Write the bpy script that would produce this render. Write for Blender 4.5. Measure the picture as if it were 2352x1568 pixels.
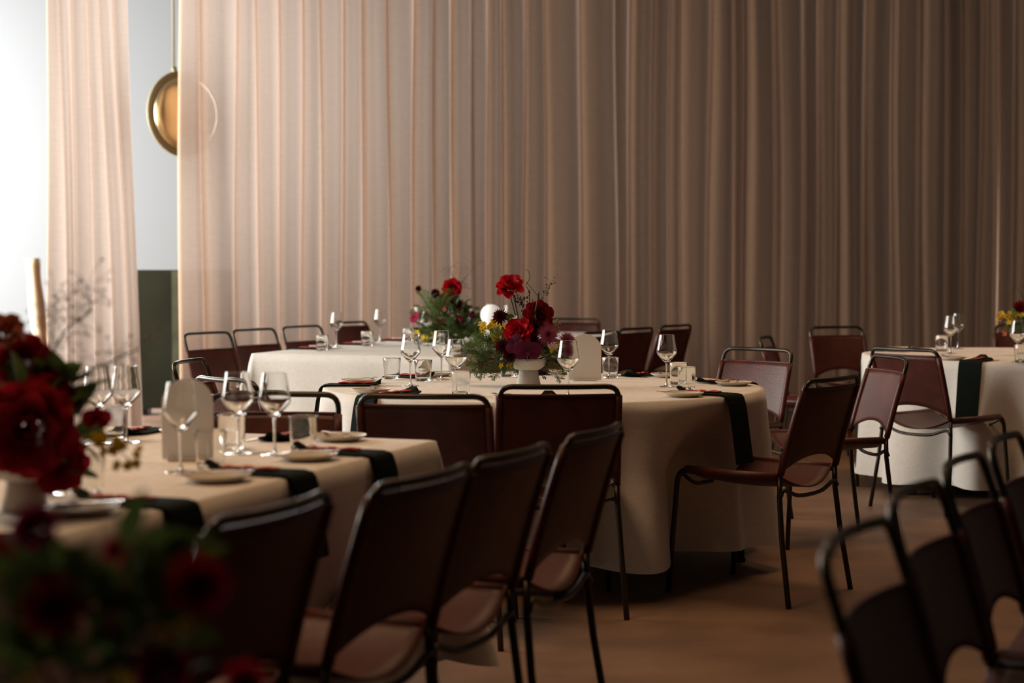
import bpy, math, random
from mathutils import Vector, Matrix
for o in list(bpy.data.objects): bpy.data.objects.remove(o)
C = bpy.context.scene.collection
SC = bpy.context.scene
PI = math.pi
# ------------------------------------------------------------------ camera
F = 3900.0; HC = 1.243; HORIZON = 616.0
TILT = math.atan((784 - HORIZON) / F)
cam_d = bpy.data.cameras.new('camera'); cam = bpy.data.objects.new('camera', cam_d); C.objects.link(cam)
cam.location = (0, 0, HC); cam.rotation_euler = (PI/2 - TILT, 0, 0)
cam_d.sensor_width = 36; cam_d.lens = F / 2352 * 36; cam_d.clip_start = 0.05; cam_d.clip_end = 200
cam_d.dof.use_dof = True; cam_d.dof.focus_distance = 7.0; cam_d.dof.aperture_fstop = 2.4
SC.camera = cam
SC.view_settings.view_transform = 'Standard'; SC.view_settings.look = 'None'
SC.view_settings.exposure = 0.0; SC.view_settings.gamma = 1.0; SC.view_settings.use_curve_mapping = False
# ------------------------------------------------------------------ light
w = bpy.data.worlds.new('world'); SC.world = w; w.use_nodes = True
w.node_tree.nodes['Background'].inputs[0].default_value = (0.8, 0.9, 1, 1)
w.node_tree.nodes['Background'].inputs[1].default_value = 0.01
def area(name, loc, direction, sx, sy, power, col, spread=180):
    l = bpy.data.lights.new(name, 'AREA'); l.shape = 'RECTANGLE'; l.size = sx; l.size_y = sy
    l.energy = power; l.color = col; l.spread = math.radians(spread)
    o = bpy.data.objects.new(name, l); C.objects.link(o); o.location = loc
    o.rotation_euler = Vector(direction).to_track_quat('-Z', 'Y').to_euler()
    return o
area('left_window_daylight', (-5.0, 9.0, 2.2), (0.95, -0.06, -0.06), 5.2, 2.2, 310, (1.0, 0.95, 0.87), 150)
area('daylight_behind_curtain', (-8.3, 14.0, 2.4), (1.0, 0.50, -0.03), 3.4, 3.6, 1350, (0.97, 0.99, 1.0), 110)
area('rear_window_daylight', (-3.2, 17.0, 3.1), (-0.02, -1.0, -0.10), 3.0, 2.4, 185, (0.92, 0.97, 1.0), 85)
area('warm_ceiling_light', (-1.7, 4.3, 4.2), (0, 0.0, -1), 1.4, 1.4, 32, (1.0, 0.60, 0.32), 120)
area('warm_ceiling_light_mid', (0.9, 7.0, 4.2), (0, 0.0, -1), 1.4, 1.4, 24, (1.0, 0.62, 0.34), 130)
area('warm_ceiling_light_far', (3.4, 10.0, 4.2), (0, 0, -1), 1.4, 1.4, 24, (1.0, 0.60, 0.34), 120)
area('warm_ceiling_light_curtain', (0.6, 11.2, 4.3), (0, 0.25, -1), 5.0, 0.8, 7, (1.0, 0.62, 0.38), 170)
# ------------------------------------------------------------------ helpers
def ray(x, y):
    v = (784 - y) / F; h = (x - 1176) / F
    return Vector((h, math.cos(TILT) + math.sin(TILT) * v, -math.sin(TILT) + math.cos(TILT) * v))
def P(x, y, z=0.75):
    r = ray(x, y); t = (z - HC) / r.z
    return Vector((r.x * t, r.y * t, z))
def W(x, y, d):
    r = ray(x, y); t = d / r.y
    return Vector((r.x * t, d, HC + r.z * t))
def V(*a): return Vector(a)
def sharpen(prof, eps):
    out = [prof[0]]
    for i in range(1, len(prof)-1):
        a, p, b = Vector(prof[i-1]), Vector(prof[i]), Vector(prof[i+1]); d0 = p-a; d1 = b-p
        if d0.length < 1e-6 or d1.length < 1e-6 or d0.angle(d1) < math.radians(32): out.append(prof[i]); continue
        e0 = min(eps, d0.length*0.3); e1 = min(eps, d1.length*0.3)
        out += [tuple(p - d0.normalized()*e0), prof[i], tuple(p + d1.normalized()*e1)]
    return out + [prof[-1]]
class MB:
    def __init__(s): s.v = []; s.f = []
    def add(s, vs, fs):
        n = len(s.v); s.v += [tuple(p) for p in vs]; s.f += [tuple(i + n for i in f) for f in fs]
    def box(s, c, size, M=None):
        x, y, z = size; p = []
        for i in (-1, 1):
            for j in (-1, 1):
                for k in (-1, 1):
                    q = Vector((i*x/2, j*y/2, k*z/2))
                    if M: q = M @ q
                    p.append(q + Vector(c))
        s.add(p, [(0,1,3,2),(4,6,7,5),(0,4,5,1),(2,3,7,6),(0,2,6,4),(1,5,7,3)])
    def grid(s, fn, nu, nv, closed=False):
        vs = [fn(i / nu, j / nv) for j in range(nv + 1) for i in range(nu if closed else nu + 1)]
        k = nu if closed else nu + 1
        fs = [(j*k + i, j*k + (i+1) % k, (j+1)*k + (i+1) % k, (j+1)*k + i) for j in range(nv) for i in range(nu)]
        s.add(vs, fs)
    def tube(s, pts, r, n=8, caps=True):
        pts = [Vector(p) for p in pts]; rs = r if isinstance(r, (list, tuple)) else [r] * len(pts)
        vs = []; prev = None
        for i, p in enumerate(pts):
            a = pts[max(i-1, 0)]; b = pts[min(i+1, len(pts)-1)]; t = (b - a).normalized()
            if prev is None:
                up = V(0,0,1) if abs(t.z) < 0.9 else V(1,0,0)
                nrm = t.cross(up).normalized()
            else:
                nrm = (prev - t * prev.dot(t)).normalized()
            prev = nrm; bn = t.cross(nrm)
            for k in range(n):
                a2 = 2*PI*k/n; vs.append(p + (nrm*math.cos(a2) + bn*math.sin(a2)) * rs[i])
        fs = [(i*n+k, i*n+(k+1) % n, (i+1)*n+(k+1) % n, (i+1)*n+k) for i in range(len(pts)-1) for k in range(n)]
        if caps: fs += [tuple(range(n-1, -1, -1)), tuple((len(pts)-1)*n + k for k in range(n))]
        s.add(vs, fs)
    def lathe(s, prof, n=32, c=(0,0,0), sharp=0.0):
        c = Vector(c)
        if sharp: prof = sharpen(prof, sharp)
        vs = [c + V(r*math.cos(2*PI*k/n), r*math.sin(2*PI*k/n), z) for r, z in prof for k in range(n)]
        fs = [(i*n+k, i*n+(k+1) % n, (i+1)*n+(k+1) % n, (i+1)*n+k) for i in range(len(prof)-1) for k in range(n)]
        s.add(vs, fs)
    def sphere(s, c, r, n=8, m=5, sc=(1,1,1)):
        c = Vector(c)
        s.grid(lambda u, v: c + V(sc[0]*r*math.sin(PI*min(max(v,.02),.98))*math.cos(2*PI*u), sc[1]*r*math.sin(PI*min(max(v,.02),.98))*math.sin(2*PI*u), -sc[2]*r*math.cos(PI*v)), n, m, True)
    def mesh(s, name, smooth=True):
        me = bpy.data.meshes.new(name); me.from_pydata(s.v, [], s.f); me.update()
        if smooth: me.polygons.foreach_set('use_smooth', [True]*len(me.polygons))
        return me
def link(name, me, m=None, parent=None, loc=None, rot=None):
    o = bpy.data.objects.new(name, me); C.objects.link(o)
    if m and me and not me.materials: me.materials.append(m)
    if parent: o.parent = parent
    if loc is not None: o.location = loc
    if rot is not None: o.rotation_euler = rot
    return o
def tag(o, label, cat, group=None):
    o['label'] = label; o['category'] = cat
    if group: o['group'] = group
    return o
def thing(name, label, cat, loc=(0,0,0), rz=0, group=None):
    o = bpy.data.objects.new(name, None); C.objects.link(o); o.location = loc; o.rotation_euler = (0,0,rz)
    o.empty_display_size = 0.05
    return tag(o, label, cat, group)
def struct(name, mb, m, smooth=False):
    o = link(name, mb.mesh(name, smooth), m); o['kind'] = 'structure'; return o
def copy_tree(o, parent=None):
    c = o.copy(); C.objects.link(c)
    if parent: c.parent = parent
    for ch in list(o.children): copy_tree(ch, c)
    return c
def bez(pts, n=6):
    """Catmull-Rom through points"""
    pts = [Vector(p) for p in pts]; P_ = [pts[0]*2-pts[1]] + pts + [pts[-1]*2-pts[-2]]; out = []
    for i in range(1, len(P_)-2):
        a, b, c, d = P_[i-1:i+3]
        for k in range(n):
            t = k/n; out.append(0.5*((2*b)+(c-a)*t+(2*a-5*b+4*c-d)*t*t+(3*b-a-3*c+d)*t**3))
    out.append(pts[-1]); return out
# ------------------------------------------------------------------ materials
def mat(name, col, rough=0.6, metal=0.0, noise=0.0, nscale=20, bump=0.0, bscale=60, sheen=0.0, trans=0.0, spec=0.5, emis=None, stretch=None, coords='Object', sheencol=(1,1,1,1)):
    m = bpy.data.materials.new(name); m.use_nodes = True; N = m.node_tree.nodes; L = m.node_tree.links
    b = N['Principled BSDF']; b.inputs['Base Color'].default_value = (*col, 1); b.inputs['Roughness'].default_value = rough
    b.inputs['Metallic'].default_value = metal; b.inputs['Specular IOR Level'].default_value = spec
    if sheen:
        b.inputs['Sheen Weight'].default_value = sheen; b.inputs['Sheen Roughness'].default_value = 0.4; b.inputs['Sheen Tint'].default_value = sheencol
    tc = N.new('ShaderNodeTexCoord'); src = tc.outputs[coords]
    if stretch:
        mp = N.new('ShaderNodeMapping'); mp.inputs['Scale'].default_value = stretch; L.new(src, mp.inputs[0]); src = mp.outputs[0]
    if noise:
        nz = N.new('ShaderNodeTexNoise'); nz.inputs['Scale'].default_value = nscale; nz.inputs['Detail'].default_value = 5; L.new(src, nz.inputs[0])
        rp = N.new('ShaderNodeValToRGB'); e = rp.color_ramp.elements; e[0].position = 0.3; e[1].position = 0.7
        e[0].color = (*[c*(1-noise) for c in col], 1); e[1].color = (*[min(1, c*(1+noise)) for c in col], 1)
        L.new(nz.outputs[0], rp.inputs[0]); L.new(rp.outputs[0], b.inputs['Base Color'])
    if bump:
        nb = N.new('ShaderNodeTexNoise'); nb.inputs['Scale'].default_value = bscale; nb.inputs['Detail'].default_value = 4; L.new(src, nb.inputs[0])
        bp = N.new('ShaderNodeBump'); bp.inputs['Strength'].default_value = bump; bp.inputs['Distance'].default_value = 0.01
        L.new(nb.outputs[0], bp.inputs['Height']); L.new(bp.outputs[0], b.inputs['Normal'])
    if emis: b.inputs['Emission Color'].default_value = (*emis[0], 1); b.inputs['Emission Strength'].default_value = emis[1]
    if trans:
        tr = N.new('ShaderNodeBsdfTranslucent'); tr.inputs[0].default_value = (*col, 1); mx = N.new('ShaderNodeMixShader'); mx.inputs[0].default_value = trans
        L.new(b.outputs[0], mx.inputs[1]); L.new(tr.outputs[0], mx.inputs[2]); L.new(mx.outputs[0], N['Material Output'].inputs[0])
    return m
def glass_mat(name):
    m = bpy.data.materials.new(name); m.use_nodes = True; b = m.node_tree.nodes['Principled BSDF']
    b.inputs['Base Color'].default_value = (0.98, 0.99, 0.98, 1); b.inputs['Roughness'].default_value = 0.0
    b.inputs['Transmission Weight'].default_value = 1.0; b.inputs['IOR'].default_value = 1.48
    return m
def cloth_mat(name, col, trans=0.0, scale=350, sheer=0.0):
    m = bpy.data.materials.new(name); m.use_nodes = True; N = m.node_tree.nodes; L = m.node_tree.links; b = N['Principled BSDF']
    b.inputs['Roughness'].default_value = 0.9; b.inputs['Specular IOR Level'].default_value = 0.15
    tc = N.new('ShaderNodeTexCoord'); cs = []
    for st in ((1, 1, 0.06), (0.06, 0.06, 1)):
        mp = N.new('ShaderNodeMapping'); mp.inputs['Scale'].default_value = st; L.new(tc.outputs['Object'], mp.inputs[0])
        nz = N.new('ShaderNodeTexNoise'); nz.inputs['Scale'].default_value = scale; nz.inputs['Detail'].default_value = 2; L.new(mp.outputs[0], nz.inputs[0]); cs.append(nz)
    ad = N.new('ShaderNodeMath'); ad.operation = 'ADD'; L.new(cs[0].outputs[0], ad.inputs[0]); L.new(cs[1].outputs[0], ad.inputs[1])
    rp = N.new('ShaderNodeMapRange'); rp.inputs[1].default_value = 0.7; rp.inputs[2].default_value = 1.3; rp.inputs[3].default_value = 0.88; rp.inputs[4].default_value = 1.08
    L.new(ad.outputs[0], rp.inputs[0])
    mx = N.new('ShaderNodeVectorMath'); mx.operation = 'SCALE'; mx.inputs[0].default_value = col; L.new(rp.outputs[0], mx.inputs[3])
    L.new(mx.outputs[0], b.inputs['Base Color'])
    bp = N.new('ShaderNodeBump'); bp.inputs['Strength'].default_value = 0.25; bp.inputs['Distance'].default_value = 0.002
    L.new(ad.outputs[0], bp.inputs['Height']); L.new(bp.outputs[0], b.inputs['Normal'])
    if trans:
        tr = N.new('ShaderNodeBsdfTranslucent'); tr.inputs[0].default_value = (0.55, 0.445, 0.37, 1); ms = N.new('ShaderNodeMixShader'); ms.inputs[0].default_value = trans
        L.new(b.outputs[0], ms.inputs[1]); L.new(tr.outputs[0], ms.inputs[2]); L.new(ms.outputs[0], N['Material Output'].inputs[0])
    if sheer:
        src = N['Material Output'].inputs[0].links[0].from_socket; tp = N.new('ShaderNodeBsdfTransparent'); tp.inputs[0].default_value = (1, 0.93, 0.86, 1); m2 = N.new('ShaderNodeMixShader'); m2.inputs[0].default_value = sheer
        L.new(src, m2.inputs[1]); L.new(tp.outputs[0], m2.inputs[2]); L.new(m2.outputs[0], N['Material Output'].inputs[0])
    return m
M_floor = mat('floor_concrete', (0.19, 0.105, 0.058), 0.6, noise=0.35, nscale=2.2, bump=0.12, bscale=25, coords='Object')
M_ceil = mat('ceiling_plaster', (0.09, 0.075, 0.065), 0.9)
M_wallw = mat('white_plaster', (0.225, 0.23, 0.23), 0.9, bump=0.05)
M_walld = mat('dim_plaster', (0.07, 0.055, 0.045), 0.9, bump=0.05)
M_curt = cloth_mat('curtain_linen', (0.47, 0.295, 0.19), 0.30, 160, 0.08)
M_linen = cloth_mat('white_linen', (0.80, 0.76, 0.70), 0.0, 500)
M_leather = mat('russet_leather', (0.078, 0.015, 0.009), 0.46, noise=0.25, nscale=12, bump=0.1, bscale=90, spec=0.42, sheen=0.03, sheencol=(1, 0.85, 0.7, 1))
M_frame = mat('bronze_tube', (0.06, 0.052, 0.04), 0.33, 0.85)
M_glass = glass_mat('clear_glass')
M_china = mat('stoneware', (0.66, 0.60, 0.50), 0.3)
M_nap = mat('dark_green_cotton', (0.008, 0.012, 0.009), 0.95, bump=0.3, bscale=300, spec=0.1)
M_steel = mat('champagne_steel', (0.6, 0.5, 0.4), 0.22, 1.0)
M_card = mat('frosted_card', (0.80, 0.76, 0.71), 0.5, trans=0.35)
M_vase = mat('matte_ceramic', (0.72, 0.69, 0.63), 0.75, bump=0.1, bscale=80)
M_opal = mat('opal_glass', (0.9, 0.9, 0.88), 0.3, emis=((1, 0.97, 0.92), 0.35))
M_brass = mat('brushed_brass', (0.62, 0.48, 0.26), 0.28, 1.0, bump=0.05)
M_brassd = mat('dull_brass', (0.17, 0.14, 0.07), 0.7, 0.3)
M_blackm = mat('black_metal', (0.012, 0.012, 0.012), 0.4, 0.6)
M_green_panel = mat('dark_green_lacquer', (0.014, 0.02, 0.01), 0.35, noise=0.5, nscale=1.5)
M_sage = mat('sage_trim', (0.075, 0.085, 0.045), 0.7, noise=0.4, nscale=4)
M_post = mat('tan_wood', (0.42, 0.28, 0.17), 0.7, noise=0.2, nscale=8, stretch=(6, 6, 0.6))
def red_print():
    m = mat('red_printed_paper', (0.42, 0.01, 0.012), 0.6); N = m.node_tree.nodes; L = m.node_tree.links
    tc = N.new('ShaderNodeTexCoord'); vo = N.new('ShaderNodeTexNoise'); vo.inputs['Scale'].default_value = 45; vo.inputs['Detail'].default_value = 1; L.new(tc.outputs['Object'], vo.inputs[0])
    rp = N.new('ShaderNodeValToRGB'); e = rp.color_ramp.elements; e[0].position = 0.62; e[0].color = (0.42, 0.01, 0.012, 1); e[1].position = 0.68; e[1].color = (0.7, 0.45, 0.4, 1)
    L.new(vo.outputs[0], rp.inputs[0]); L.new(rp.outputs[0], N['Principled BSDF'].inputs['Base Color']); return m
M_red = red_print()
def petal(name, col, t=0.25, n=0.25): return mat(name, col, 0.65, noise=n, nscale=30, trans=t, spec=0.2)
M_rose = petal('red_rose_petal', (0.50, 0.003, 0.016)); M_rosed = petal('crimson_petal', (0.20, 0.004, 0.010))
M_crim = petal('deep_red_petal', (0.42, 0.012, 0.03)); M_leafb = mat('leaf_green_light', (0.075, 0.12, 0.03), 0.8, noise=0.4, nscale=20, trans=0.3, spec=0.2)
M_dahl = petal('burgundy_petal', (0.085, 0.004, 0.010)); M_pink = petal('mauve_petal', (0.36, 0.09, 0.16))
M_orch = petal('plum_orchid_petal', (0.10, 0.008, 0.035)); M_mag = petal('magenta_petal', (0.36, 0.012, 0.07))
M_yel = petal('yellow_petal', (0.72, 0.50, 0.04)); M_peach = petal('peach_petal', (0.50, 0.16, 0.10)); M_white = petal('white_petal', (0.75, 0.72, 0.62))
M_leaf = mat('leaf_green', (0.05, 0.095, 0.022), 0.5, noise=0.4, nscale=20, trans=0.2); M_fern = mat('fern_green', (0.11, 0.17, 0.035), 0.6, noise=0.4, nscale=25, trans=0.3)
M_stem = mat('stem_brown', (0.055, 0.04, 0.02), 0.7); M_gstem = mat('stem_green', (0.04, 0.06, 0.02), 0.6); M_berry = mat('dried_berry', (0.06, 0.015, 0.012), 0.5); M_bud = mat('pale_bud', (0.34, 0.26, 0.15), 0.7)
# ------------------------------------------------------------------ the room
U = V(0.9468, 0.3219, 0); NRM = V(0.3219, -0.9468, 0)        # along the curtain, and out of it towards the room
LONG = V(0.335, 0.942, 0).normalized()                         # direction of the long tables
CW = V(-2.9, 13.2, 0)
def curtain_s(px):
    k = (px - 1176) / F; # X = k*Y
    return (k*CW.y - CW.x) / (U.x - k*U.y)
mb = MB(); mb.box((0.5, 6, -0.05), (34, 40, 0.1)); struct('floor', mb, M_floor)
mb = MB(); mb.box((0.5, 6, 4.65), (34, 40, 0.1)); struct('ceiling', mb, M_ceil)
def wall(name, a, b, z0, z1, m, th=0.15):
    a = Vector((*a, 0)); b = Vector((*b, 0)); d = (b-a); c = (a+b)/2; mb = MB()
    R = Matrix.Rotation(math.atan2(d.y, d.x), 3, 'Z'); mb.box((c.x, c.y, (z0+z1)/2), (d.length, th, z1-z0), R); return struct(name, mb, m)
pB0 = CW + U*(-8.5) - NRM*4.3; pB1 = CW + U*13.0 - NRM*4.3
pr = CW + U*12.6; pr_ = pr
wall('wall_back', pB0.xy, pB1.xy, 0, 4.6, M_wallw)
pl = CW + U*(-2.6)
wall('wall_left', (pl.x, pl.y), (pl - LONG*22).xy, 0, 4.6, M_walld)
wall('wall_left_rear', (pl - NRM*0.0 - U*5.2).xy, (pl - NRM*4.3 - U*5.2).xy, 0, 4.6, M_wallw)
wall('wall_left_return', pl.xy, (pl - U*5.2).xy, 0, 4.6, M_wallw)
wall('wall_front', (pl - LONG*21.8).xy, (pr_ - LONG*21.8).xy, 0, 4.6, M_walld)
wall('wall_right', (pr.x, pr.y), (pr - LONG*22).xy, 0, 4.6, M_walld)
wall('wall_right_rear', (pr - NRM*0.2).xy, (pr - NRM*4.3).xy, 0, 4.6, M_walld)
# ---- curtains
def curtain_panel(name, label, px_edges, z1=4.45, amp=1.0, seed=1, flare=0.0, lead=0.0):
    rnd = random.Random(seed); S = [curtain_s(p) for p in px_edges]; cols = []
    for i in range(len(S)-1):
        a, b = S[i], S[i+1]; wd = b - a; n = max(14, int(wd/0.010)); A = amp*min(0.22, 0.62*wd)*rnd.uniform(0.8, 1.1); pw = rnd.uniform(0.6, 0.85); pp = rnd.uniform(2.0, 2.8); om = rnd.uniform(0.13, 0.19); k = rnd.choice((1, 2, 2, 3)); ph = rnd.uniform(0, 6)
        for j in range(n):
            u = j/n; off = A*max(0.0, 1-abs(2*u**pw-1)**pp) + 0.004*math.sin(2*PI*k*u+ph) + 0.0012*math.sin(2*PI*(k+3)*u+ph*2)
            cols.append((a + wd*(u - om*math.sin(2*PI*u)), off, i))
    cols.append((S[-1], 0.0, len(S)-2)); nz = 22; dr = [(rnd.uniform(-0.018, 0.018), rnd.uniform(0, 6), rnd.uniform(0, 6)) for _ in S]
    mb = MB(); nc = len(cols); s0, s1 = S[0], S[-1]
    def fn(u, v):
        s, off, i = cols[min(nc-1, int(round(u*(nc-1))))]; z = 0.015 + (z1-0.015)*v
        d0, p1, p2 = dr[i]; d1 = dr[min(i+1, len(dr)-1)][0]; tt = (s-S[i])/max(1e-4, S[i+1]-S[i]); dd = d0*(1-tt)+d1*tt
        s2 = s + dd*math.sin(z*0.9+1) + 0.006*math.sin(z*1.7+s*3)
        s2 += flare*(s-s0)/(s1-s0)*(1 - v)**1.2
        o2 = off*(1.0 + 0.12*math.sin(z*1.1+s*2.2))*(0.85+0.25*(1-v)) + lead
        return CW + U*s2 + NRM*o2 + V(0, 0, z)
    mb.grid(fn, nc-1, nz)
    o = link(name, mb.mesh(name), M_curt); return tag(o, label, 'curtain', None)
curtain_panel('curtain', 'narrow sheer curtain panel standing alone at far left of the bright gap', [112, 143, 166, 203, 232, 262, 290], flare=0.13, seed=3, amp=0.7)
curtain_panel('curtain', 'pale backlit curtain run from the pendant lamp to the dark slit behind the tables', [413, 462, 541, 590, 640, 692, 735, 785, 830, 888, 944, 990, 1034, 1080], seed=5, lead=0.02)
curtain_panel('curtain', 'broad brown curtain run with deep folds from the middle to the right', [1076, 1116, 1150, 1200, 1247, 1325, 1408, 1440, 1490, 1530, 1556, 1618, 1678, 1703, 1770, 1835, 1872, 1915, 1975, 2038, 2098, 2164, 2200, 2243, 2283], seed=8)
curtain_panel('curtain', 'dark curtain panel at the far right edge in deepest shade', [2286, 2330, 2385, 2450, 2520, 2600], seed=12, lead=-0.08)
t = thing('curtain_track', 'slim dark ceiling track the curtains hang from', 'curtain track', CW + V(0,0,0))
mb = MB(); R = Matrix.Rotation(math.atan2(U.y, U.x), 3, 'Z'); mb.box(U*3.0 + V(0,0,4.52), (13.5, 0.06, 0.10), R); link('rail', mb.mesh('rail', False), M_blackm, t)
# ---- things beyond the curtain
dP = 14.5; a = W(318, 616, dP); b = W(545, 616, dP)
t = thing('screen_panel', 'low dark green screen standing in the gap beyond the curtain', 'screen', ((a.x+b.x)/2, dP, 0), math.atan2(U.y, U.x)*0.3)
mb = MB(); mb.box((0, 0, 0.64), (b.x-a.x, 0.06, 1.18)); link('panel', mb.mesh('panel', False), M_green_panel, t)
xs = W(408, 616, dP).x - (a.x+b.x)/2
mb = MB(); mb.box((xs, -0.04, 0.66), (0.09, 0.03, 1.12)); o = link('upright_trim', mb.mesh('upright_trim', False), M_sage, t); o['label'] = 'lighter olive upright strip'
for sx in (-1, 1):
    mb = MB(); mb.box((sx*((b.x-a.x)/2-0.06), 0, 0.025), (0.06, 0.3, 0.05)); link('foot', mb.mesh('foot', False), M_blackm, t)
pc = W(420, 262, 14.3)
t = thing('pendant_lamp', 'round brass pendant lamp hanging beyond the curtain gap', 'lamp', pc)
Rp = Matrix.Rotation(math.radians(46), 3, 'Z') @ Matrix.Rotation(PI/2, 3, 'X')
mb = MB(); mb.lathe([(0.001, -0.03), (0.30, -0.03), (0.36, 0.0), (0.355, 0.015), (0.30, 0.03), (0.001, 0.03)], 40); mb.v = [tuple(Rp @ Vector(v)) for v in mb.v]; link('disc', mb.mesh('disc'), M_brassd, t)
mb = MB(); mb.lathe([(0.31*math.sin(k*PI/2/12)+0.001, 0.032+0.13*math.cos(k*PI/2/12)) for k in range(13)], 40); mb.v = [tuple(Rp @ Vector(v)) for v in mb.v]; link('dome', mb.mesh('dome'), M_brass, t)
mb = MB(); q = W(399, 160, 14.3) - pc; mb.tube([q, V(q.x, q.y, 4.58-pc.z)], 0.010); mb.tube([q + V(0.02,0,-0.06), q + V(0,0,0.02)], 0.022); link('rod', mb.mesh('rod'), M_brassd, t)
mb = MB()
pp = W(84, 616, 15.2); mb.tube(bez([(0.03, 0, 0), (0.03, 0, 0.5), (-0.01, 0, 1.0), (-0.035, 0, 1.33)], 5), [0.066 + 0.006*math.sin(i*0.9) for i in range(16)], 10)
o = link('wooden_post', mb.mesh('wooden_post'), M_post, loc=(pp.x, pp.y, 0)); tag(o, 'pale tan post in the bright light left of the narrow curtain', 'post')
# ------------------------------------------------------------------ tables
def table_parts(t, top_mb, legs):
    link('tabletop', top_mb.mesh('tabletop', False), M_blackm, t)
    for x, y in legs:
        mb = MB(); mb.box((x, y, 0.355), (0.042, 0.042, 0.70)); mb.box((x, y, 0.01), (0.05, 0.05, 0.02)); link('leg', mb.mesh('leg', False), M_blackm, t)
def round_cloth(cx, cy, R, hem, seed, label, nf=13, dents=()):
    rnd = random.Random(seed); ph = rnd.uniform(0, 6); mb = MB(); n = 260; rows = 16
    def r_at(th, k):
        z = k
        flute = 0.5*math.cos(nf*th + ph + 0.5*math.sin(3*th)) + 0.3*math.cos((nf-4)*th + ph*2) + 0.2*math.cos((nf+6)*th+ph*3)
        return R + 0.010 + 0.055*z + (flute - 0.35)*0.105*min(1, z*1.6)
    prof = [(0.0005, 0), (0.4, 0), (0.8, 0), (0.985, 0)]
    vs = []; fs = []
    for f, _ in prof: vs += [V((R+0.0)*f*math.cos(2*PI*k/n), (R)*f*math.sin(2*PI*k/n), 0.7495) for k in range(n)]
    for j in range(rows+1):
        v = j/rows
        for k in range(n):
            th = 2*PI*k/n
            if j == 0: r = R+0.004; z = 0.747
            else: r = r_at(th, v); z = 0.742 - (0.742-hem)*v - 0.01*math.sin(5*th+ph)*v
            for da, dw, dd in dents:   # the chair pushes the hanging cloth in here
                q = abs((th - math.radians(da) + PI) % (2*PI) - PI)/math.radians(dw)
                if q < 1: r -= dd*(0.5+0.5*math.cos(PI*q))*min(1, max(0, (v-0.05)*2.6))
            vs.append(V(r*math.cos(th), r*math.sin(th), z))
    T = len(prof)+rows+1
    fs = [(i*n+k, i*n+(k+1) % n, (i+1)*n+(k+1) % n, (i+1)*n+k) for i in range(T-1) for k in range(n)]
    mb.add(vs, fs); o = link('tablecloth', mb.mesh('tablecloth'), M_linen, loc=(cx, cy, 0)); return tag(o, label, 'tablecloth')
CC = V(0.13, 7.12, 0.75); RC = 0.915
EC = V(2.93, 9.7, 0.75); RE = 0.905
def round_table(c, lab, a0):
    t = thing('round_table', lab, 'table', (c.x, c.y, 0)); mb = MB(); mb.lathe([(0.001, 0.715), (0.89, 0.715), (0.895, 0.744), (0.001, 0.744)], 48)
    table_parts(t, mb, [(0.835*math.cos(a0+k*PI/2), 0.835*math.sin(a0+k*PI/2)) for k in range(4)])
round_table(CC, 'large round banquet table under the white cloth in the middle of the room', 0.06)
round_table(EC, 'round banquet table under a white cloth at the far right', 0.5)
round_cloth(CC.x, CC.y, RC, 0.115, 4, 'white floor-length cloth on the central round table', dents=((-44, 30, 0.22), (272, 29, 0.24), (94, 34, 0.26)))
round_cloth(EC.x, EC.y, RE, 0.075, 9, 'white fluted cloth on the round table at far right')
def rect_table(p_right, wdt, length, sgn, lab, clab, hem, seed):
    """p_right: right corner at one end; sgn +1 table runs away along LONG, -1 towards the camera"""
    side = V(-LONG.y, LONG.x, 0); c = p_right + side*wdt/2 + LONG*sgn*length/2; rz = math.atan2(LONG.y, LONG.x)
    t = thing('long_table', lab, 'table', (c.x, c.y, 0), rz); mb = MB(); mb.box((0,0,0.73), (length-0.03, wdt-0.03, 0.028))
    table_parts(t, mb, [(sx*(length/2-0.12), sy*(wdt/2-0.12)) for sx in (-1,1) for sy in (-1,1)])
    rnd = random.Random(seed); mb = MB(); cr = 0.035; loop = []
    hx, hy = length/2, wdt/2
    for (cx, cy, a0) in ((hx-cr, hy-cr, 0), (-hx+cr, hy-cr, PI/2), (-hx+cr, -hy+cr, PI), (hx-cr, -hy+cr, 3*PI/2)):
        for k in range(13):
            a = a0 + PI/2*k/12; loop.append((cx+cr*math.cos(a), cy+cr*math.sin(a), math.cos(a), math.sin(a), math.sin(2*(a-a0))))
        nxt = {0: (-1, 0), PI/2: (0, -1), PI: (1, 0), 3*PI/2: (0, 1)}[a0]; Lh = (2*hx if nxt[0] else 2*hy) - 2*cr; m = int(Lh/0.035)
        x0, y0, nx, ny, _ = loop[-1]
        for k in range(1, m):
            f = k/m; e = math.exp(-min(f, 1-f)*Lh/0.12); loop.append((x0+nxt[0]*Lh*f, y0+nxt[1]*Lh*f, nx, ny, -0.35*e*0))
    n = len(loop); vs = []; rows = 14
    for f in (0.0005, 0.5, 0.97, 1.0):
        for (x, y, nx, ny, e) in loop: vs.append(V(x*f, y*f, 0.7495 if f < 1 else 0.747))
    arc = 0; arcs = []
    for i in range(n): arcs.append(arc); arc += math.dist(loop[i][:2], loop[(i+1) % n][:2])
    for j in range(1, rows+1):
        v = j/rows
        for i, (x, y, nx, ny, e) in enumerate(loop):
            s = arcs[i]; out = 0.008 + 0.02*v + v*0.022*(math.sin(s*9.0+seed)+0.6*math.sin(s*17+seed*2)) + max(0, e)*0.16*v**1.2
            vs.append(V(x+nx*out, y+ny*out, 0.742-(0.742-hem)*v - max(0, e)*0.04*v))
    T = 4 + rows; mb.add(vs, [(i*n+k, i*n+(k+1) % n, (i+1)*n+(k+1) % n, (i+1)*n+k) for i in range(T-1) for k in range(n)])
    o = link('tablecloth', mb.mesh('tablecloth'), M_linen, loc=(c.x, c.y, 0), rot=(0,0,rz)); tag(o, clab, 'tablecloth'); return o
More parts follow.
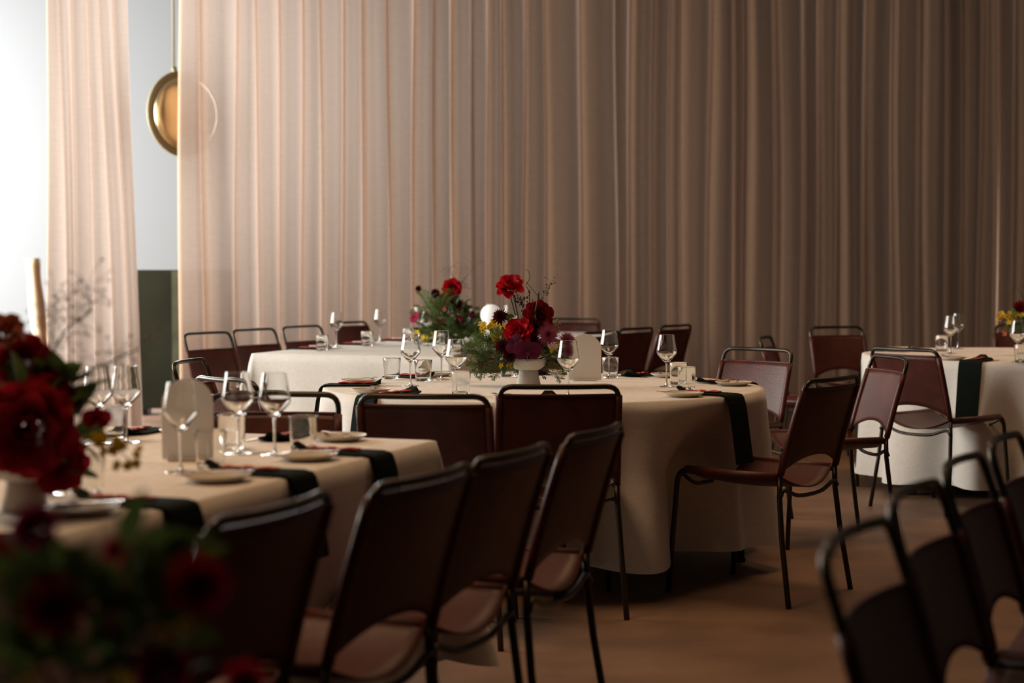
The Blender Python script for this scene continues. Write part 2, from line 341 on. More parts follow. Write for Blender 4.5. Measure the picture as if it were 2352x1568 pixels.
A_R = V(-0.208, 4.88, 0); B_R = V(-0.33, 9.43, 0)
rect_table(A_R, 1.15, 3.2, -1, 'long banquet table under the white cloth at front left', 'white cloth on the long table at front left', 0.12, 2)
rect_table(B_R, 1.27, 3.9, 1, 'long banquet table under a white cloth near the curtain', 'white cloth on the long table near the curtain', 0.10, 6)
# ------------------------------------------------------------------ chairs
def arc_corner(p, a, b, r, n=5):
    """points rounding corner p between directions to a and b"""
    p = Vector(p); da = (Vector(a)-p).normalized(); db = (Vector(b)-p).normalized(); A = p+da*r; B = p+db*r; out = []
    for k in range(n+1):
        t = k/n; out.append(A*(1-t)**2 + p*2*t*(1-t) + B*t*t)
    return out
def rail_pt(sx, v):   # back rail centre at height fraction v (0 joint, 1 top)
    return V(sx*(0.215-0.006*v), -0.205-0.085*v-0.02*v*v, 0.470+0.362*v)
CH = {}
def chair_meshes():
    for sx in (-1, 1):
        mb = MB(); fc = V(sx*0.215, 0.235, 0.476); ft = V(sx*0.243, 0.262, 0.0)
        mb.tube([ft, ft.lerp(fc, 0.5)] + arc_corner(fc, ft, V(sx*0.215, 0, 0.474), 0.05) , 0.0105, 10); CH['fleg', sx] = mb.mesh('leg')
        mb = MB(); mb.tube([(sx*0.215, 0.185, 0.476), (sx*0.215, 0, 0.472), (sx*0.215, -0.205, 0.474)], 0.0105, 10); CH['rail', sx] = mb.mesh('side_rail')
        mb = MB(); mb.tube([(sx*0.245, -0.262, 0.0), (sx*0.228, -0.222, 0.25), (sx*0.218, -0.206, 0.40), (sx*0.215, -0.205, 0.478)], 0.0105, 10); CH['rleg', sx] = mb.mesh('leg')
    top = [rail_pt(-1, 1), rail_pt(1, 1)]
    pts = [rail_pt(-1, v) for v in (0, 0.25, 0.5, 0.75)] + arc_corner(top[0], rail_pt(-1, 0.7), top[1], 0.048) 
    l = pts[-1]; pts += [V(x, -0.310-0.022*(1-(x/0.17)**2), 0.832) for x in (-0.10, -0.04, 0.04, 0.10)]
    pts += list(reversed([V(-p.x, p.y, p.z) for p in arc_corner(top[0], rail_pt(-1, 0.7), top[1], 0.048)])) + [rail_pt(1, v) for v in (0.75, 0.5, 0.25, 0)]
    mb = MB(); mb.tube(pts, 0.0095, 10); CH['back'] = mb.mesh('back_frame')
    for y, nm, z0, z1 in ((-0.214, 'rear', 0.425, 0.392), (0.235, 'front', 0.455, 0.405)):
        mb = MB(); e = 0.222 if nm == 'rear' else 0.216
        mb.tube(bez([(-e, y, z0-0.02), (-e+0.03, y+0.002, z0), (-0.10, y, z1+0.006), (0, y, z1), (0.10, y, z1+0.006), (e-0.03, y+0.002, z0), (e, y, z0-0.02)], 4), 0.008, 8); CH['st', nm] = mb.mesh('stretcher')
    # seat sling
    mb = MB()
    def seat(u, v):
        x = (u*2-1)*0.215; y = -0.195 + v*0.40; sag = (1-(x/0.215)**2); edge = 0.012*math.sin(PI*v)
        return V(x, y - (0.03*sag*(1 if v < 0.01 else 0)), 0.485 - sag*(0.062+edge) )
    mb.grid(seat, 16, 12)
    for sx in (-1, 1): mb.tube([(sx*0.215, -0.19, 0.474), (sx*0.215, 0, 0.472), (sx*0.215, 0.20, 0.476)], 0.0145, 10)
    CH['seat'] = mb.mesh('seat')
    for gap in (0.022, 0.035, 0.065, 0.11):
        mb = MB(); vt = 1 - gap/0.362
        def back(u, v):
            s = u*2-1; lo = 0.045 + 0.15*(max(0, 1-abs(s)**2.2)); vv = lo + (vt-lo)*v + 0.0*v
            p = rail_pt(1, vv); return V(s*p.x, p.y - 0.030*(1-s*s)*(0.4+0.6*v), p.z + 0.004)
        mb.grid(back, 18, 12)
        for sx in (-1, 1): mb.tube([rail_pt(sx, 0.045+(vt-0.045)*k/6) for k in range(7)], 0.0118, 10)
        mb.tube([back(k/18, 1.0) for k in range(19)], 0.004, 6)
        CH['sling', gap] = mb.mesh('backrest')
chair_meshes()
def make_chair(gap):
    t = bpy.data.objects.new('dining_chair', None); C.objects.link(t); t['category'] = 'chair'; t.empty_display_size = 0.1
    for sx in (-1, 1):
        link('leg', CH['fleg', sx], M_frame, t); link('leg', CH['rleg', sx], M_frame, t); link('side_rail', CH['rail', sx], M_frame, t)
    link('back_frame', CH['back'], M_frame, t); link('stretcher', CH['st', 'rear'], M_frame, t); link('stretcher', CH['st', 'front'], M_frame, t)
    for k, nm in (('seat', 'seat'), (('sling', gap), 'backrest')):
        o = link(nm, CH[k], M_leather, t); so = o.modifiers.new('thickness', 'SOLIDIFY'); so.thickness = 0.004; so.offset = 0
    return t
protos = {}
def chair(bx, by, fx, fy, label, gap=0.035, group=None, z=0):
    f = V(fx, fy, 0).normalized()
    t = copy_tree(protos[gap]) if gap in protos else protos.setdefault(gap, make_chair(gap))
    loc = V(bx, by, 0) + f*0.31; t.location = loc; t.rotation_euler = (0, 0, math.atan2(f.y, f.x) - PI/2)
    t['label'] = label
    if group: t['group'] = group
    return t
LF = (-0.942, 0.335); RF = (0.942, -0.335)
g1 = 'chairs along the front long table'; g2 = 'chairs around the central round table'; g3 = 'chairs on the left of the far long table'; g4 = 'chairs on the right of the far long table'; g5 = 'foreground chairs at right edge'; g6 = 'chairs around the far right table'
chair(-0.41, 2.92, -0.90, 0.36, 'dark leather chair nearest the camera at left, behind the blurred flowers', 0.022, g1)
chair(-0.17, 3.36, -0.90, 0.42, 'dark leather chair second from the camera along the front table', 0.022, g1)
chair(0.005, 3.78, -0.90, 0.40, 'dark leather chair third from the camera along the front table', 0.022, g1)
chair(0.215, 4.29, -0.93, 0.38, 'dark leather chair at the far corner of the front table, overlapping the black chair back', 0.022, g1)
chair(-0.775, 5.52, 0.02, -1, 'brown leather chair at the far head of the front table', 0.065, g1)
chair(-0.285, 5.45, 0.10, 1, 'brown leather chair left of the black-backed one, tucked at the central table', 0.035, g2)
chair(0.165, 5.90, -0.06, 1, 'black-backed chair seen squarely from behind at the central round table', 0.035, g2)
chair(1.20, 6.32, -0.787, 0.618, 'chair in near profile on open floor right of the central round table', 0.035, g2)
chair(1.74, 7.80, -0.98, -0.17, 'grey sheened chair seen almost edge-on between the profile chair and far right table', 0.065, g2)
chair(1.25, 8.60, -0.70, -0.71, 'chair with pale grey sheened backrest beyond the central round table', 0.065, g2)
chair(0.05, 8.34, 0.02, -1, 'dark chair hidden behind the central bouquet, facing the camera', 0.035, g2)
chair(-1.43, 7.50, 0.985, -0.15, 'small red-brown chair turned sideways in front of the dark green screen', 0.11, g2)
chair(-1.06, 6.25, 0.75, 0.66, 'chair with curved bronze top rail showing between the front wine glasses', 0.065, g2)
for (px, y, d, lab) in ((474, 0, 10.8, 'leftmost red-brown chair beside the far long table'), (582, 0, 11.4, 'second red-brown chair from left beside the far long table'), (692, 0, 12.0, 'third red-brown chair from left beside the far long table')):
    chair((px-1176)/F*d, d, 0.835, -0.55, lab, 0.11, g3)
chair((803-1176)/F*12.9, 12.9, 0.85, -0.52, 'red-brown chair behind the leftmost far wine glass, nearest the curtain', 0.035, g3)
for (px, d, lab) in ((1383, 10.9, 'black chair half hidden behind the arched card and wine glass'), (1463, 11.6, 'black chair back left of the tall glass on the central table, by the curtain'), (1554, 12.2, 'farthest black chair back in the row against the brown curtain')):
    chair((px-1176)/F*d, d, -0.80, 0.60, lab, 0.035, g4)
chair(0.50, 13.75, -0.25, -1, 'light brown chair at the far head of the far long table', 0.035, g4)
for (px, y, d, lab) in ((1972, 0, 2.60, 'blurred foreground chair lowest at right, its seat side turned right'), (2105, 0, 3.10, 'second blurred foreground chair from the left at lower right'), (2215, 0, 3.58, 'third blurred foreground chair from the left at lower right'), (2312, 0, 4.05, 'farthest blurred foreground chair at the right edge')):
    chair((px-1176)/F*d, d, 0.90, -0.43, lab, 0.11, g5)
chair(1.99, 8.62, 0.78, 0.62, 'dark chair with its back to us at the left of the far right table', 0.035, g6)
chair(2.26, 11.85, 0.35, -0.93, 'dark chair facing us against the curtain, left of the far right glasses', 0.065, g6)
chair(3.72, 12.3, -0.2, -1, 'dark chair at the right frame edge behind the far bouquet', 0.065, g6)
chair(1.50, 10.05, 0.95, -0.30, 'chair mostly hidden behind the grey sheened one, only its bent rail and seat showing', 0.065, g6)
# ------------------------------------------------------------------ glassware and tableware meshes
G = {}
def wine_glass_proto():
    # bowl (double wall), stem, foot
    out = [(0.0045, 0.098), (0.012, 0.104), (0.026, 0.119), (0.0405, 0.136), (0.0430, 0.1445), (0.0420, 0.155), (0.037, 0.182), (0.0315, 0.2175)]
    inn = [(0.0305, 0.2178), (0.0360, 0.182), (0.0408, 0.155), (0.0417, 0.1455), (0.039, 0.138), (0.024, 0.1225), (0.010, 0.110), (0.0008, 0.107)]
    mb = MB(); mb.lathe([(0.0005, 0.0975)] + out + inn, 40, sharp=0.0004); G['bowl'] = mb.mesh('bowl')
    mb = MB(); mb.lathe([(0.0005, 0.0970), (0.0048, 0.0968), (0.0036, 0.080), (0.0032, 0.05), (0.0034, 0.020), (0.0052, 0.008), (0.012, 0.0042), (0.036, 0.0018), (0.0365, 0.0008), (0.034, 0.0004), (0.0005, 0.0004)], 32, sharp=0.0005); G['stem'] = mb.mesh('stem')
    mb = MB(); mb.lathe([(0.0005, 0.0005), (0.031, 0.0005), (0.0335, 0.003), (0.0365, 0.05), (0.0395, 0.094), (0.0390, 0.0955), (0.0378, 0.094), (0.0348, 0.05), (0.0318, 0.016), (0.028, 0.013), (0.0005, 0.013)], 40, sharp=0.0006); G['tumbler'] = mb.mesh('water_tumbler')
    mb = MB(); mb.lathe([(0.0005, 0.004), (0.045, 0.004), (0.052, 0.006), (0.074, 0.0155), (0.078, 0.018), (0.0785, 0.016), (0.070, 0.010), (0.050, 0.0005), (0.0005, 0.0005)], 40); G['plate'] = mb.mesh('side_plate')
wine_glass_proto()
wg = []
def wine_glass(x, y, label, group):
    p = P(x, y)
    if not wg:
        t = thing('wine_glass', label, 'wine glass', p); link('bowl', G['bowl'], M_glass, t); link('stem', G['stem'], M_glass, t); wg.append(t)
    else: t = copy_tree(wg[0])
    t.location = p + V(0,0,0.0003); t['label'] = label; t['group'] = group; t['category'] = 'wine glass'
def tumbler(x, y, label, group):
    o = link('water_tumbler', G['tumbler'], M_glass, loc=P(x, y) + V(0,0,0.0003)); tag(o, label, 'tumbler', group)
def plate_at(p, label, group):
    o = link('side_plate', G['plate'], M_china, loc=(p.x, p.y, 0.7502)); tag(o, label, 'plate', group)
def cutlery_meshes():
    def ribbon(mb, prof, th=0.0018, bend=0.0):   # prof: (y, halfwidth, z)
        vs = []
        for y, h, z in prof:
            for sx, dz in ((-1, 0), (1, 0), (1, th), (-1, th)): vs.append(V(sx*h, y, z+dz))
        fs = [(i*4+k, i*4+(k+1) % 4, i*4+4+(k+1) % 4, i*4+4+k) for i in range(len(prof)-1) for k in range(4)] + [(3,2,1,0), tuple(len(prof)*4-4+k for k in range(4))]
        mb.add(vs, fs)
    mb = MB(); ribbon(mb, [(-0.10, 0.005, 0), (-0.09, 0.006, 0), (0.0, 0.0035, 0.002), (0.035, 0.003, 0.004), (0.05, 0.011, 0.002), (0.062, 0.0125, 0.0)])
    for k in range(4): ribbon_x = -0.0102 + k*0.0068; n0 = len(mb.v); ribbon(mb, [(0.062, 0.0017, 0), (0.08, 0.0015, 0.0), (0.10, 0.0009, 0.004)]); mb.v[n0:] = [(x+ribbon_x, y, z) for x, y, z in mb.v[n0:]]
    G['fork'] = mb.mesh('fork', False)
    mb = MB(); ribbon(mb, [(-0.11, 0.005, 0), (-0.10, 0.0065, 0), (-0.01, 0.005, 0.0), (0.0, 0.007, 0), (0.07, 0.009, 0), (0.10, 0.006, 0), (0.11, 0.001, 0)]); G['knife'] = mb.mesh('knife', False)
    mb = MB(); ribbon(mb, [(-0.095, 0.005, 0), (0.0, 0.003, 0.001), (0.045, 0.003, 0.003)]); mb.grid(lambda u, v: V(0.018*math.sin(PI*max(.03,min(.97,v)))*(u*2-1), 0.04+0.055*v, 0.0045-0.004*math.sin(PI*v)*(1-(u*2-1)**2)), 6, 8)
    G['spoon'] = mb.mesh('spoon', False)
    mb = MB(); 
    def sl(u, v):
        a = u*2*PI; y = -0.075+0.15*v; wv = 0.013 + 0.003*math.sin(v*13); return V(wv*math.cos(a), y, 0.005+0.005*math.sin(a)*(0.8+0.3*math.sin(v*17)))
    mb.grid(sl, 12, 14, True); mb.f += [tuple(range(11, -1, -1)), tuple(14*12+k for k in range(12))]; G['sleeve'] = mb.mesh('red_paper_sleeve')
cutlery_meshes()
def napkin(rim, out, hang, inner, wd, label, group, curl=True, clear=0.03):
    """folded napkin lying from rim inwards and hanging `hang` metres over the edge"""
    mb = MB(); o3 = V(out[0], out[1], 0).normalized(); sd = V(-o3.y, o3.x, 0); path = []
    n1 = 10
    for k in range(n1+1): tt = k/n1; path.append((-inner*(1-tt), 0.0, 1.0 if (tt > 0.22 or not curl) else 0.5+tt*2.2, (0.022*(1-tt/0.3)**2 if tt < 0.3 and curl else 0)))
    cl = clear; path[-1] = (-0.012, 0, 1, 0)
    if hang > 0:
        path += [(0.006, -0.003, 1, 0), (0.014, -0.012, 1, 0), (0.020, -0.03, 1, 0)]
        for k in range(1, 8): path.append((0.022 + cl*k/7, -0.03-(hang-0.03)*k/7, 1, 0))
    th = 0.006
    def lay(dz):
        vs = []
        for i, (a, z, wf, lift) in enumerate(path):
            if z < 0: nrm = o3*1.0; 
            else: nrm = V(0,0,1)
            if -0.02 < z < 0: nrm = (o3+V(0,0,1)).normalized()
            for j in range(5):
                s = (j/4*2-1)*wd/2*wf
                vs.append(o3*a + sd*s + V(0, 0, z+0.0015+lift*(1 if j < 3 else 0.3)) + nrm*dz)
        return vs
    a = lay(0); b = lay(th); n = len(a); m = len(path)
    fs = [(i*5+j, i*5+j+1, i*5+j+6, i*5+j+5) for i in range(m-1) for j in range(4)]
    mb.add(a + b, [f[::-1] for f in fs] + [tuple(q+n for q in f) for f in fs] + [(i*5, i*5+5, i*5+5+n, i*5+n) for i in range(m-1)] + [(i*5+4+n, i*5+9+n, i*5+9, i*5+4) for i in range(m-1)] + [(j, j+n, j+1+n, j+1) for j in range(4)] + [((m-1)*5+j+1, (m-1)*5+j+1+n, (m-1)*5+j+n, (m-1)*5+j) for j in range(4)])
    ob = link('napkin', mb.mesh('napkin', False), M_nap, loc=(rim.x, rim.y, 0.7502)); return tag(ob, label, 'napkin', group)
def lay_item(key, nm, m, p, ang, label, cat, group, z=0.7502, tilt=0):
    o = link(nm, G[key], m, loc=(p.x, p.y, z), rot=(tilt, 0, ang)); return tag(o, label, cat, group)
def setting(rim, out, seat, tbl, hang=0.25, plate=True, clear=0.03, pd=0.15, knife=True, spoon=True, swap=1, fork_ang=0.9):
    """rim: edge point, out: unit outward; the person's left is `sd`"""
    o3 = V(out[0], out[1], 0).normalized(); left = V(o3.y, -o3.x, 0)*swap      # the sitter's left hand
    napkin(rim - o3*0.0, out, hang, 0.235, 0.122, 'dark green napkin ' + seat, 'napkins on ' + tbl, True, clear)
    lay_item('sleeve', 'paper_sleeve', M_red, rim - o3*0.13 + left*0.0, math.atan2(o3.y, o3.x)-PI/2+0.06, 'slim red printed sleeve on the napkin ' + seat, 'sleeve', 'red sleeves on ' + tbl, 0.7582)
    if plate:
        pc = rim - o3*0.125 + left*pd; plate_at(pc, 'small cream plate ' + seat, 'side plates on ' + tbl)
        lay_item('fork', 'fork', M_steel, pc - o3*0.01, math.atan2(o3.y, o3.x)+PI/2+fork_ang, 'fork resting on the plate ' + seat, 'fork', 'forks on ' + tbl, 0.7687)
    if knife: lay_item('knife', 'knife', M_steel, rim - o3*0.125 - left*0.072, math.atan2(o3.y, o3.x)+PI/2, 'table knife beside the napkin ' + seat, 'knife', 'knives on ' + tbl, 0.7502)
    if spoon: lay_item('spoon', 'spoon', M_steel, rim - o3*0.125 + left*0.067, math.atan2(o3.y, o3.x)+PI/2, 'spoon between napkin and plate ' + seat, 'spoon', 'spoons on ' + tbl, 0.7502)
# central round table, eight places
names_C = {-38: 'hanging nearest the profile chair', 12: 'before the edge-on grey chair', 55: 'before the pale grey chair', 92: 'behind the central vase', 137: 'on the far left of the round table', 180: 'at the left tip of the round table', 222: 'above the brown chair back', 272: 'above the black chair back'}
for a, s in names_C.items():
    th = math.radians(a); o2 = (math.cos(th), math.sin(th)); rim = CC + V(o2[0], o2[1], 0)*RC
    setting(rim, o2, s, 'the central round table', 0.26 if a in (-38, 180, 222) else 0.2, clear=0.035)
# front long table
side_out = V(LONG.y, -LONG.x, 0)
for d, s in ((4.47, 'nearest the far corner of the front table'), (4.03, 'second along the front table, above chairs'), (3.51, 'third along the front table, by blurred leaves'), (3.02, 'closest to camera on the front table')):
    rim = V(A_R.x - (A_R.y-d)*LONG.x/LONG.y, d, 0.75); setting(rim, side_out.xy, s, 'the front table', 0.2, clear=0.025, pd=0.165)
e0 = A_R + V(0,0,0.75)
setting(e0 - side_out*0.43 + V(0,0,0), LONG.xy, 'at the head of the front table', 'the front table', 0.1, pd=0.17, swap=1, spoon=False)
setting(e0 - side_out*0.93, LONG.xy, 'left of the arched card at the table end', 'the front table', 0.1, plate=True, pd=0.17, spoon=False)
# far long table, left and right sides
for k, tt in enumerate((0.55, 1.18, 1.82, 2.5)):
    rim = B_R + V(0,0,0.75) - side_out*1.27 + LONG*tt
    setting(rim, (-side_out).xy, ('at the near left corner of the far table', 'second on the far table left side', 'third on the far table left side', 'farthest on the far table left side')[k], 'the far table', 0.15, pd=0.15)
for k, tt in enumerate((0.5, 1.3, 2.1)):
    rim = B_R + V(0,0,0.75) + LONG*tt
    setting(rim, side_out.xy, ('near right on the far table', 'mid right on the far table', 'far right on the far table')[k], 'the far table', 0.15, spoon=False)
# far right table
for a, s in ((236, 'hanging beside the dark chair at far right table'), (150, 'beside the two far right glasses'), (290, 'at the right frame edge')):
    th = math.radians(a); o2 = (math.cos(th), math.sin(th)); setting(EC + V(o2[0], o2[1], 0)*RE, o2, s, 'the far right table', 0.30 if a == 236 else 0.2, clear=0.04)
# glasses
gA = 'wine glasses on the front table'; gC = 'wine glasses on the central table'; gB = 'wine glasses on the far table'; gE = 'wine glasses on the far right table'
for x, y, l, g in ((107, 1137, 'wine glass half hidden by the big red bloom', gA), (226, 1018, 'wine glass left of its twin before the narrow curtain', gA), (290, 1016, 'wine glass standing right before the narrow curtain', gA),
    (415, 1084, 'wine glass overlapping the arched card on the front table', gA), (547, 1042, 'left of two large wine glasses before the brown chair', gA), (631, 1045, 'right of two large wine glasses before the brown chair', gA),
    (943, 886, 'leftmost wine glass on the central round table', gC), (1014, 872, 'wine glass just behind another, left of the bouquet', gC), (1048, 907, 'wine glass nearest the bouquet on its left', gC),
    (1305, 912, 'wine glass right of the white vase before the arched card', gC), (1399, 868, 'wine glass right of the arched card', gC), (1531, 888, 'tallest-looking wine glass at right on the central table', gC),
    (773, 797, 'leftmost wine glass on the far table', gB), (873, 785, 'second wine glass from left on the far table', gB), (962, 776, 'wine glass behind the plum orchid of the far bouquet', gB), (980, 793, 'wine glass before the far bouquet', gB),
    (1088, 782, 'wine glass between far bouquet and globe lamp', gB), (1124, 764, 'wine glass behind the globe lamp', gB), (1168, 768, 'wine glass behind the tall rose stem', gB), (1240, 763, 'farthest wine glass behind the dark berries', gB),
    (2183, 812, 'nearer of two wine glasses at far right', gE), (2200, 801, 'farther of two wine glasses at far right', gE), (2337, 831, 'wine glass before the far right bouquet', gE)):
    wine_glass(x, y, l, g)
tA = 'tumblers on the front table'; tC = 'tumblers on the central table'; tB = 'tumblers on the far table'; tE = 'tumblers on the far right table'
for x, y, l, g in ((697, 1036, 'clear tumbler right of the large wine glasses', tA), (533, 1031, 'clear tumbler behind a large wine glass stem', tA), (484, 1076, 'clear tumbler at the foot of the front arched card', tA), (258, 1006, 'clear tumbler between the two left wine glasses', tA), (200, 1143, 'clear tumbler under the front red blooms', tA),
    (972, 876, 'clear tumbler beside the leftmost central wine glass', tC), (900, 871, 'clear tumbler farthest left on the central table', tC), (1058, 909, 'clear tumbler below the wine glass nearest the bouquet', tC), (1168, 866, 'clear tumbler just behind the white vase', tC), (1402, 869, 'clear tumbler right of the central arched card', tC), (1577, 896, 'front tumbler of the pair at right of central table', tC), (1558, 884, 'rear tumbler of the pair at right of central table', tC),
    (740, 806, 'leftmost tumbler on the far table', tB), (843, 795, 'tumbler between two far wine glasses', tB), (938, 787, 'tumbler left of the far bouquet', tB), (1016, 803, 'tumbler low before the far bouquet', tB),
    (2163, 807, 'tumbler left of the far right wine glasses', tE), (2346, 833, 'tumbler at the right frame edge', tE)):
    tumbler(x, y, l, g)
# arched cards
def arch_card(x, y, w_, h_, label, rz=0):
    p = P(x, y); t = thing('arched_card', label, 'card', p, rz, 'blank arched table cards'); mb = MB(); pts = [V(-w_/2, 0, 0.004)]
    r = w_/2
    for k in range(25): a = PI - PI*k/24; pts.append(V(r*math.cos(a), 0, h_-r+r*math.sin(a)))
    pts.append(V(w_/2, 0, 0.004)); n = len(pts); th = 0.004
    mb.add([q+V(0,-th/2,0) for q in pts] + [q+V(0,th/2,0) for q in pts], [tuple(range(n)), tuple(range(2*n-1, n-1, -1))] + [(i, i+n, (i+1) % n+n, (i+1) % n) for i in range(n)])
    link('panel', mb.mesh('panel', False), M_card, t); mb = MB(); mb.box((0, 0, 0.004), (w_*0.75, 0.04, 0.007)); link('foot', mb.mesh('foot', False), M_card, t)
arch_card(432, 1058, 0.132, 0.212, 'blank frosted arched card on the front table')
arch_card(1344, 874, 0.142, 0.206, 'blank pale arched card right of the central bouquet')
arch_card(2362, 815, 0.10, 0.08, 'small white card cut by the right frame edge')
# globe lamp
p = P(1128, 799); t = thing('globe_lamp', 'small white globe lamp behind the central bouquet', 'lamp', p)
mb = MB(); mb.sphere((0,0,0.205), 0.066, 28, 18); link('globe', mb.mesh('globe'), M_opal, t)
mb = MB(); mb.lathe([(0.0005, 0.0005)] + [(0.045, 0.001)] + [(0.043+0.0025*math.sin(k*1.3), 0.005+0.135*k/28) for k in range(29)] + [(0.02, 0.143), (0.0005, 0.143)], 32); link('ribbed_base', mb.mesh('ribbed_base'), M_vase, t)
# ------------------------------------------------------------------ flowers
def petal_patch(mb, M, length, width, cup, curl, nu=4, nv=5, tip=1.0):
    def fn(u, v):
        s = u*2-1; prof = math.sin(PI*min(0.985, 0.12+0.80*v**0.8))**0.7
        if tip > 1: prof *= (1-v**tip)**0.5 if v < 1 else 0.04
        x = s*width/2*prof; y = length*v; z = cup*(s*s)*width*0.5*prof + curl*(v**2)*length
        return M @ V(x, y, z)
    mb.grid(fn, nu, nv)
def rose_mesh(seed=0, spread=1.0):
    rnd = random.Random(seed); mb = MB()
    for k, (n, tilt, L, wd, r0) in enumerate(((3, 86, 0.62, 0.42, 0.03), (4, 82, 0.72, 0.60, 0.10), (5, 76, 0.80, 0.78, 0.18), (5, 67, 0.86, 0.95, 0.26), (6, 54, 0.90, 1.0, 0.32), (6, 36*spread, 0.88, 1.05, 0.36), (6, 12*spread, 0.82, 1.05, 0.36))):
        for j in range(n):
            a = 2*PI*(j + 0.37*k + rnd.uniform(-0.1, 0.1))/n; tl = math.radians(tilt+rnd.uniform(-6, 6))
            M = Matrix.Rotation(a, 4, 'Z') @ Matrix.Translation((0, r0, 0)) @ Matrix.Rotation(tl, 4, 'X') @ Matrix.Rotation(rnd.uniform(-.15, .15), 4, 'Y')
            petal_patch(mb, M, L*rnd.uniform(0.9, 1.05), wd, 0.45, -0.32 if k > 2 else 0.10)
    return mb.mesh('rose')
def dahlia_mesh(seed=0, n=70, wd=0.26, lift=62, cup=0.9):
    rnd = random.Random(seed); mb = MB()
    for j in range(n):
        f = j/(n-1); a = j*2.39996; tl = math.radians(lift*1.3*(1-f)**1.0 - 18*f + rnd.uniform(-4, 4)); L = 0.35+0.62*f**0.6
        M = Matrix.Rotation(a, 4, 'Z') @ Matrix.Translation((0, 0.05+0.08*f, 0.28*(1-f))) @ Matrix.Rotation(tl, 4, 'X')
        petal_patch(mb, M, L, wd*(0.55+0.5*f), cup, 0.12, 2, 3, 3)
    mb.sphere((0,0,0.12), 0.22, 10, 6)
    return mb.mesh('dahlia')
def orchid_mesh(seed=0):
    rnd = random.Random(seed); mb = MB()
    for a, L, wd in ((90, 0.85, 0.62), (215, 0.85, 0.6), (325, 0.85, 0.6), (12, 1.0, 1.15), (168, 1.0, 1.15)):
        M = Matrix.Rotation(math.radians(a-90), 4, 'Z') @ Matrix.Rotation(0.15, 4, 'X'); petal_patch(mb, M, L, wd, -0.12, 0.03, 6, 6)
    M = Matrix.Rotation(math.radians(180), 4, 'Z') @ Matrix.Rotation(0.9, 4, 'X'); petal_patch(mb, M, 0.45, 0.4, 0.8, -0.2)
    return mb.mesh('orchid')
def tulip_mesh(seed=0):
    mb = MB()
    for k in range(6):
        M = Matrix.Rotation(2*PI*k/6, 4, 'Z') @ Matrix.Translation((0, 0.25, -0.4)) @ Matrix.Rotation(math.radians(76), 4, 'X'); petal_patch(mb, M, 1.4, 0.9, 0.5, 0.12)
    return mb.mesh('bud')
def floret_mesh():
    mb = MB()
    for a in (0, 75, 140, 220, 285):
        M = Matrix.Rotation(math.radians(a), 4, 'Z') @ Matrix.Rotation(0.3, 4, 'X'); petal_patch(mb, M, 1.0, 0.85, 0.3, -0.1, 2, 3)
    return mb.mesh('floret')
def leaf_mesh():
    mb = MB()
    def fn(u, v): s = u*2-1; wv = math.sin(PI*v**0.8)**0.8*0.24 if 0 < v < 1 else 0.003; return V(s*wv, v, 0.10*abs(s)*wv*3 - 0.18*v*v)
    mb.grid(fn, 4, 9); return mb.mesh('leaf')
def fern_mesh(seed):
    rnd = random.Random(seed); mb = MB(); spine = bez([(0,0,0), (0.03,0.35,0.04), (0.0,0.7,0.0), (0.04,1.0,-0.12)], 5); mb.tube(spine, 0.006, 4)
    for i, p in enumerate(spine[1:]):
        f = i/len(spine)
        for sx in (-1, 1):
            for q in range(2):
                L = 0.34*(math.sin(PI*(0.15+0.8*f)))*rnd.uniform(0.7, 1.1); d = V(sx*0.8, 0.6, rnd.uniform(-.4, .4)).normalized(); e = p + d*L; mb.tube([p, p+d*L*0.5+V(0,0,0.02), e], [0.004, 0.003, 0.002], 3)
                for z in range(9):
                    b = p + d*L*(0.15+0.12*z); dd = (d + V(rnd.uniform(-1,1), rnd.uniform(-1,1), rnd.uniform(-1,1))*0.9).normalized(); l2 = 0.085*rnd.uniform(0.6,1.1); s2 = dd.cross(V(0,0,1)).normalized()*0.011
                    mb.add([b-s2, b+s2, b+dd*l2], [(0,1,2)])
    return mb.mesh('fern_frond')
FM = {'rose': [rose_mesh(1), rose_mesh(2, 1.3), rose_mesh(3, 0.7)], 'dahlia': [dahlia_mesh(1), dahlia_mesh(2, 80)], 'chrysanthemum': [dahlia_mesh(5, 150, 0.13, 75, 0.5)], 'orchid': [orchid_mesh()], 'bud': [tulip_mesh()], 'floret': [floret_mesh()], 'leaf': [leaf_mesh()], 'fern_frond': [fern_mesh(1), fern_mesh(2)]}
mesh_cache = {}
def flower_obj(kind, idx, m, parent, loc, normal, size, roll=0):
    key = (kind, idx, m.name)
    if key not in mesh_cache:
        me = FM[kind][idx].copy(); me.materials.clear(); me.materials.append(m); me.name = kind; mesh_cache[key] = me
    o = bpy.data.objects.new(kind, mesh_cache[key]); C.objects.link(o); o.parent = parent; o.location = loc
    q = Vector(normal).to_track_quat('Z', 'Y'); o.rotation_euler = (q.to_matrix() @ Matrix.Rotation(roll, 3, 'Z')).to_euler(); o.scale = (size,)*3
    return o
def blade(kind, idx, m, parent, a, b, roll=0, width=1.0):
    """leaf or frond from point a to point b"""
    key = (kind, idx, m.name)
    if key not in mesh_cache:
        me = FM[kind][idx].copy(); me.materials.clear(); me.materials.append(m); me.name = kind; mesh_cache[key] = me
    d = Vector(b) - Vector(a); o = bpy.data.objects.new(kind, mesh_cache[key]); C.objects.link(o); o.parent = parent; o.location = a
    q = d.to_track_quat('Y', 'Z'); o.rotation_euler = (q.to_matrix() @ Matrix.Rotation(roll, 3, 'Y')).to_euler(); o.scale = (d.length*width, d.length, d.length*width); return o
def stem(parent, pts, r, m, nm='stem', n=5):
    mb = MB(); pts = bez(pts, 6); mb.tube(pts, [r*(1-0.5*i/len(pts)) for i in range(len(pts))], n); return link(nm, mb.mesh(nm), m, parent)
